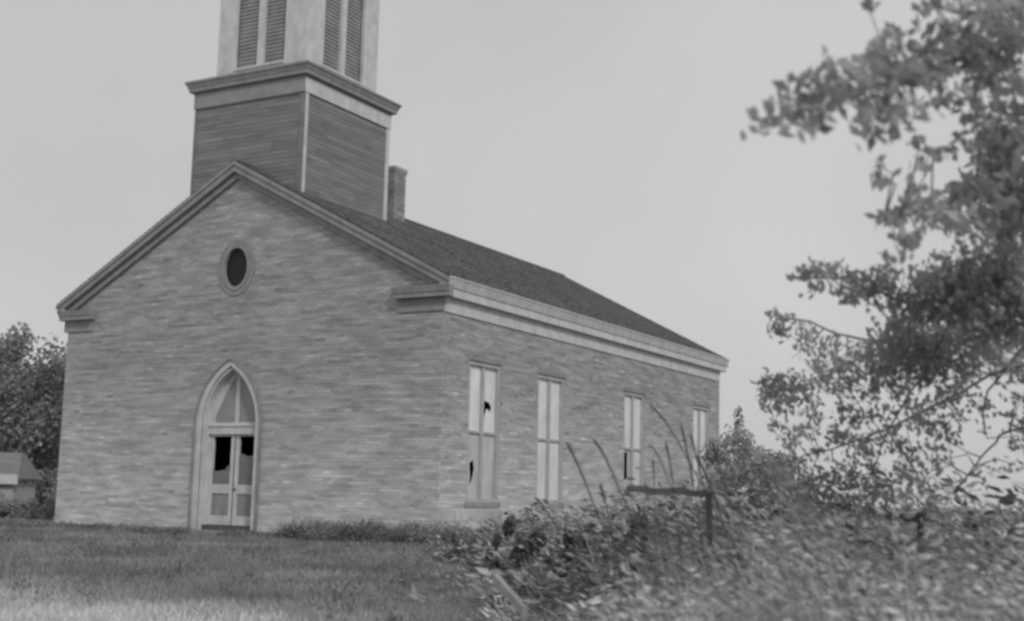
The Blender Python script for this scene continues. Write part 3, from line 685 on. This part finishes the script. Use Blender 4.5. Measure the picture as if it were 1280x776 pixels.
# shed
sx, sy = place(20, 47)
shed = empty('small_shed', (sx, sy, 0), 'small pale shed with grey roof half hidden at the left edge', 'shed')
shed.rotation_euler = (0, 0, math.radians(28))
MB().box((-3.4, -1, -.2), (.25, 1, 1.2)).build('wall', 'wood_pale', shed)
MB().box((-3.6, -1.22, 1.15), (.45, -1.14, 1.5)).build('eave_board', 'paint', shed)
MB().pts8([(-3.6, -1.2, 1.35), (.45, -1.2, 1.35), (.45, 1.2, 1.35), (-3.6, 1.2, 1.35), (-3.3, -.1, 2.3), (.1, -.1, 2.3), (.1, .1, 2.3), (-3.3, .1, 2.3)], 1.0).build('roof', 'siding', shed)
MB().box((-2.0, -1.03, -.1), (-1.1, -1.002, 1.1)).build('door', 'wood_old', shed)

# bushes past the rear right corner
for (u, d, w3, h, n, lab) in [(942, 36, 1.7, 3.4, 15000, 'tall dark bush past the rear right corner of the church'),
                              (917, 39, .75, 4.3, 6500, 'narrow upright bush touching the rear right corner of the church'),
                              (965, 30, 1.2, 2.2, 7000, 'rounded bush right of the church below the lowest tree branches'),
                              (928, 20, .9, 1.75, 8000, 'dark leafy bush at the right end of the broken rail')]:
    x, y = place(u, d); bush('bush', x, y, 0, w3, h, n, .11, lab, 'bush', m='shrub', clumps=44)

# weeds -----------------------------------------------------------------
EDGE = [(-30, 1.5), (-1.5, 1.3), (2, 1.5), (20, 1.5)]
def edge_x(y):      # left boundary of the thicket as a function of y
    return np.interp(y, [-24, -19, -13, -8, -1.5, 0, 3, 30], [13.9, 12.0, 10.0, 6.6, 1.7, .35, .5, .6])
def plants(n, xr, yr, hfun, keep, leaf_n, ll, lw, tone, spread=.16, lean=(-.25, 0, 0)):
    X = rng.uniform(*xr, n); Y = rng.uniform(*yr, n); K = keep(X, Y); X, Y = X[K], Y[K]
    P = np.stack([X, Y, gz(X, Y)], 1); H = hfun(X, Y)*rng.uniform(.6, 1.2, len(X)); N = len(X)
    ln3 = np.asarray(lean)*1.0
    tip = np.stack([np.zeros(N), np.zeros(N), np.ones(N)], 1)+ln3+rng.normal(0, .18, (N, 3))*[1, 1, 0]
    t = rng.random((N, leaf_n))**.75
    C = P[:, None]+tip[:, None]*(t*H[:, None])[..., None]+rng.normal(0, spread, (N, leaf_n, 3))*(.45+t[..., None]*.5)*[1, 1, .5]
    D = rng.normal(0, .42, (N, leaf_n, 3))+np.array([0, 0, .42])+ln3*3.0
    tn = np.repeat(tone(N), leaf_n)*rng.uniform(.6, 1.35, N*leaf_n)
    sc = np.repeat(rng.uniform(.75, 1.3, N), leaf_n)
    lv = leaves(C.reshape(-1, 3), D.reshape(-1, 3), ll*sc*rng.uniform(.7, 1.3, N*leaf_n), lw*sc*rng.uniform(.7, 1.3, N*leaf_n), tn)
    # stems: thin blades
    mid = P+tip*H[:, None]*.5
    st = leaves(mid, tip, H*1.0, np.full(N, .012), tone(N)*.8)
    return cat_([lv, st])
def inview(X, Y, lo=-60, hi=1420):
    q = np.stack([X, Y, np.full_like(X, .3)], 1)-CAM; z = q@Fv; u = 640+FPX*(q@Rv)/np.where(z > .5, z, .5)
    return (z > 2.6) & (u > lo) & (u < hi)
def cdist(X, Y): return np.hypot(X-CAM[0], Y-CAM[1])
def hthick(X, Y):
    d = cdist(X, Y); h = np.interp(d, [3, 5, 8, 11, 15, 20, 26, 40], [.55, .8, 1.05, 1.13, 1.12, .95, .58, .8])
    e = np.clip((X-edge_x(Y))/2.2, 0.12, 1)**.6
    return h*e*(1+.22*np.sin(X*1.7+Y*.9)*np.sin(Y*1.3-X*.6))
RLEAN = Rv*-.30
for nm, n, rr, ln_n, ll, lw, dmin, dmax in (('weed_thicket', 6500, None, 92, .078, .019, 3, 13), ('weed_thicket', 9500, None, 36, .10, .036, 13, 45)):
    keep = lambda X, Y: inview(X, Y) & (X > edge_x(Y)+1.1*np.sin(Y*1.9+X*.5)*rng.random(X.shape)-.2) & (cdist(X, Y) > dmin) & (cdist(X, Y) <= dmax) & ~((X < .3) & (Y > 0))
    xr, yr = ((2, 30), (-24, -6)) if dmax == 13 else ((.3, 34), (-16, 22))
    V, Fc, T = plants(n*(1 if dmax == 13 else 1), xr, yr, hthick, keep, ln_n, ll, lw,
                      (lambda N: np.clip(rng.normal(.88, .33, N), .28, 1.6)) if dmax == 13 else (lambda N: np.clip(rng.normal(.72, .2, N), .35, 1.6)), lean=RLEAN)
    o = link_mesh(nm, V, Fc, 'weed', None, T)
    tag(o, 'dense thicket of leaning broad weeds filling the lower right foreground' if dmax == 13 else 'farther belt of tangled weeds along the side wall of the church', 'weeds', None, 'stuff')
# broad-leaved weeds between the front right corner and the windows
keep = lambda X, Y: inview(X, Y) & (X > edge_x(Y)-.5+1.4*np.sin(Y*1.3)*rng.random(X.shape)) & (X < edge_x(Y)+7) & (cdist(X, Y) > 9)
V, Fc, T = plants(2000, (0.2, 16), (-13, 1.5), lambda X, Y: hthick(X, Y)*1.0+.08, keep, 26, .14, .058, lambda N: np.where(rng.random(N) < .5, rng.normal(.34, .08, N), rng.normal(.85, .15, N)).clip(.2, 1.3), spread=.2, lean=RLEAN)
tag(link_mesh('broad_weeds', V, Fc, 'weed', None, T), 'ragged broad-leaved weeds, light and dark, spreading from the front right corner of the church', 'weeds', None, 'stuff')
# rank tufts in the lawn
keep = lambda X, Y: inview(X, Y) & (X < edge_x(Y)) & (Y < -1) & (cdist(X, Y) > 8)
V, Fc, T = plants(700, (-14, 10), (-14, -1), lambda X, Y: .16+.1*np.sin(X*2+Y), keep, 40, .10, .012, lambda N: np.clip(rng.normal(.6, .2, N), .3, 1.2), spread=.13, lean=(0, 0, 0))
tag(link_mesh('lawn_tufts', V, Fc, 'grass', None, T), 'scattered darker tufts and small weeds in the churchyard grass', 'grass', None, 'stuff')
# rank grass along the front wall foot
keep = lambda X, Y: inview(X, Y) & (Y > -1.1) & (Y < -.06) & (X < 1.2) & (X > -14) & (abs(X-DXC) > .8)
V, Fc, T = plants(2600, (-14, 1.5), (-1.2, -.05), lambda X, Y: np.where(X > -3.6, .36, .10)*(1+.3*np.sin(X*7.3+2*np.sin(X*2.1))), keep, 34, .07, .024, lambda N: np.clip(rng.normal(.5, .12, N), .25, .9), spread=.1, lean=(0, -.1, 0))
keep2 = (abs(V[::4, 0]-DXC) > .0)
tag(link_mesh('wall_foot_weeds', V, Fc, 'weed', None, T), 'low dark weeds along the foot of the front wall', 'weeds', None, 'stuff')
# lawn
def blades(n, xr, yr, h, keep, wd):
    X = rng.uniform(*xr, n); Y = rng.uniform(*yr, n); K = keep(X, Y); X, Y = X[K], Y[K]; N = len(X)
    P = np.stack([X, Y, gz(X, Y)], 1); D = np.stack([rng.normal(0, .45, N), rng.normal(0, .45, N), np.ones(N)], 1)
    H = h*rng.uniform(.4, 1.5, N)*(1+.35*np.sin(X*1.1+1.3*np.sin(Y*.8))*np.sin(Y*1.4+X*.3))
    tn = np.clip(1+.16*np.sin(X*.9+Y*.5)*np.sin(Y*1.3-X*.4)+.12*np.sin(X*2.7-Y*1.9+np.sin(X))+rng.normal(0, .2, N), .4, 1.8)*dry(X, Y)
    return leaves(P+D*H[:, None]*.5, D, H, np.full(N, wd), tn)
kp = lambda X, Y: inview(X, Y, -80, 900) & (X < edge_x(Y)+.6) & ~((X > -12.05) & (Y > -.05)) & (cdist(X, Y) > 5)
parts = [blades(150000, (-10, 14), (-21, -9), .10, kp, .012), blades(150000, (-22, 10), (-10, -1.6), .12, kp, .018), blades(22000, (-22, 10), (-1.8, 0), .07, kp, .014), blades(40000, (-50, -12), (-4, 40), .14, kp, .05)]
V, Fc, T = cat_(parts)
tag(link_mesh('lawn_grass', V, Fc, 'grass', None, T), 'short rough grass of the churchyard in front of the church', 'grass', None, 'stuff')

# tall fine grass standing through the near weeds
keep = lambda X, Y: inview(X, Y, 700, 1350) & (X > edge_x(Y)+.4) & (cdist(X, Y) > 4) & (cdist(X, Y) < 15)
X = rng.uniform(4, 26, 60000); Y = rng.uniform(-22, -8, 60000); K = keep(X, Y); X, Y = X[K], Y[K]; N = len(X)
K = np.sin(X*1.9+Y*.7)+np.sin(Y*2.3-X*.8) > .1; X, Y = X[K], Y[K]; N = len(X)
D = rng.normal(0, .16, (N, 3))+np.array([0, 0, 1])+RLEAN*.8; H = rng.uniform(.5, 1.0, N)*np.interp(cdist(X, Y), [3, 8, 12, 16], [.8, 1.1, 1.2, 1.1])
V, Fc, T = leaves(np.stack([X, Y, gz(X, Y)], 1)+D*H[:, None]*.5, D, H, rng.uniform(.006, .012, N), np.clip(rng.normal(.8, .35, N), .25, 1.6))
tag(link_mesh('tall_grass', V, Fc, 'weed', None, T), 'thin upright grass stems standing through the near weeds', 'grass', None, 'stuff')
# single darker weeds standing out in front of the side wall
for i, (u, d, h, w3, lab) in enumerate([
        (578, 21.5, .62, .28, 'small dark weed left of the spiky one at the front right corner of the church'),
        (634, 19, .95, .26, 'spiky dark weed below the first side window'),
        (660, 18, .90, .42, 'broad dark weed clump right of the spiky weed'),
        (712, 16.5, 1.10, .30, 'tall dark weed below the second side window'),
        (745, 16, .95, .34, 'dark weed between the second and third side windows'),
        (795, 14, 1.05, .34, 'leafy weed under the left end of the broken rail')]):
    x, y = place(u, d); bush('weed_plant', x, y, float(gz(x, y)), w3, h*1.08, 1100, .10, lab, 'weed', m='weed_dark', clumps=9, group='dark weeds in front of the side wall')

# tall dry stalks leaning left above the weeds
ST = [((708, 552), (733, 606), 9.6, 4.2, 'leftmost leaning dry stalk, against the wall between second and third windows'),
      ((742, 549), (766, 592), 9.4, 4.6, 'thick leaning stalk just left of the third side window'),
      ((750, 604), (761, 648), 9.5, 4.0, 'short thick stalk below the leaning pair left of the third window'),
      ((812, 505), (850, 556), 10.2, 3.2, 'tallest arching stalk, right of the third side window'),
      ((811, 556), (831, 588), 10.0, 2.6, 'thin stalk crossing right beside the third window above the rail'),
      ((816, 574), (818, 608), 10.1, 2.4, 'short upright stalk meeting the rail near its left end'),
      ((832, 552), (842, 610), 10.0, 3.0, 'upright stalk crossing the middle of the rail'),
      ((851, 528), (868, 612), 10.3, 3.0, 'upright stalk between the third and fourth windows'),
      ((862, 538), (884, 628), 10.0, 2.8, 'leaning stalk in front of the fourth window'),
      ((872, 570), (903, 650), 9.7, 3.4, 'bent stalk at the right end of the rail'),
      ((890, 560), (906, 606), 9.9, 2.4, 'thin stalk right of the fourth window'),
      ((668, 622), (684, 640), 11.5, 3.6, 'stubby stalk poking up under the second side window')]
for (a, b, d, wpx, lab) in ST:
    A = PX(a[0], a[1], d); B = PX(b[0], b[1], d)
    dv = B-A; dv /= abs(dv[2]); gb = B+dv*.5*max(0, B[2]-gz(B[0], B[1])); g0 = np.array([gb[0]+rng.normal(0, .1), gb[1]+rng.normal(0, .1), gz(gb[0], gb[1])-.05])
    e = empty('dry_stalk', tuple(g0), lab, 'stalk', 'tall dry stalks leaning over the weeds')
    P = curve_pts([g0, gb*.6+g0*.4+np.array([0, 0, .0]), B, A], 5); r = wpx/2/FPX*d
    n = len(P); rad = [r*.3]*int(n*.62)+list(np.linspace(r*.4, r*1.05, n-int(n*.62))); rad[-1] = r*.4
    tubes('stem', [([p-g0 for p in P], rad, 7)], 'stem', e)
    k = 12; tt = rng.uniform(.1, 1, k); C = np.array([np.array(P[min(int(t*(n-1)), n-1)])-g0 for t in tt])
    V, Fc, T = leaves(C+rng.normal(0, .02, (k, 3)), rng.normal(0, .5, (k, 3))+np.array([0, 0, .8]), .07, .010, np.ones(k)*.7); tag(link_mesh('leaflets', V, Fc, 'shrub', e, T), kind='stuff')

# broken rail fence
def rail(pa, pb, th, name, par, m='wood_old', wav=.012):
    a, b = np.array(pa), np.array(pb); d = b-a; L = np.linalg.norm(d); d /= L; s = np.cross(d, [0, 0, 1]); s /= np.linalg.norm(s); u = np.cross(s, d)
    n = 6; V = []; Fc = []
    for i in range(n+1):
        c = a+d*L*i/n+u*(wav*math.sin(i*2.1)); hh = th/2*(1+.12*math.sin(i*3.3)); tt = .022
        V += [c-s*tt-u*hh, c+s*tt-u*hh, c+s*tt+u*hh, c-s*tt+u*hh]
    for i in range(n):
        for k in range(4): Fc.append((i*4+k, i*4+(k+1) % 4, (i+1)*4+(k+1) % 4, (i+1)*4+k))
    Fc += [(0, 3, 2, 1), (n*4, n*4+1, n*4+2, n*4+3)]
    return link_mesh(name, V, Fc, m, par)
e = empty('rail_fence', (0, 0, 0), 'broken grey rail fence standing in the weeds before the third and fourth windows', 'fence')
RD = 11.6
def post(u, v, d):
    t = PX(u, v, d); g0 = gz(t[0], t[1])-.2
    tubes('post', [([(t[0], t[1], g0), (t[0]+.01, t[1], (g0+t[2])/2), tuple(t)], [.035, .032, .03], 8)], 'wood_old', e)
rail(PX(783, 611, RD), PX(884, 616, RD), .060, 'rail', e)
post(886, 614, RD+.07)
rail(PX(1015, 631, RD), PX(1062, 633, RD), .06, 'rail', e); rail(PX(1082, 634, RD-.3), PX(1112, 640, RD-.3), .06, 'rail', e); rail(PX(1124, 646, RD-.5), PX(1156, 650, RD-.6), .06, 'rail', e)
post(1060, 628, RD+.06); post(1110, 634, RD-.2); post(1150, 640, RD-.5)
# board lying in the grass
a, b = PX(619, 722, 10.8), PX(656, 764, 9.6)
pb_ = rail(a, b, .075, 'fallen_board', None, 'wood_pale', .002); tag(pb_, 'pale old board slanting down through the grass at the weed edge', 'board')
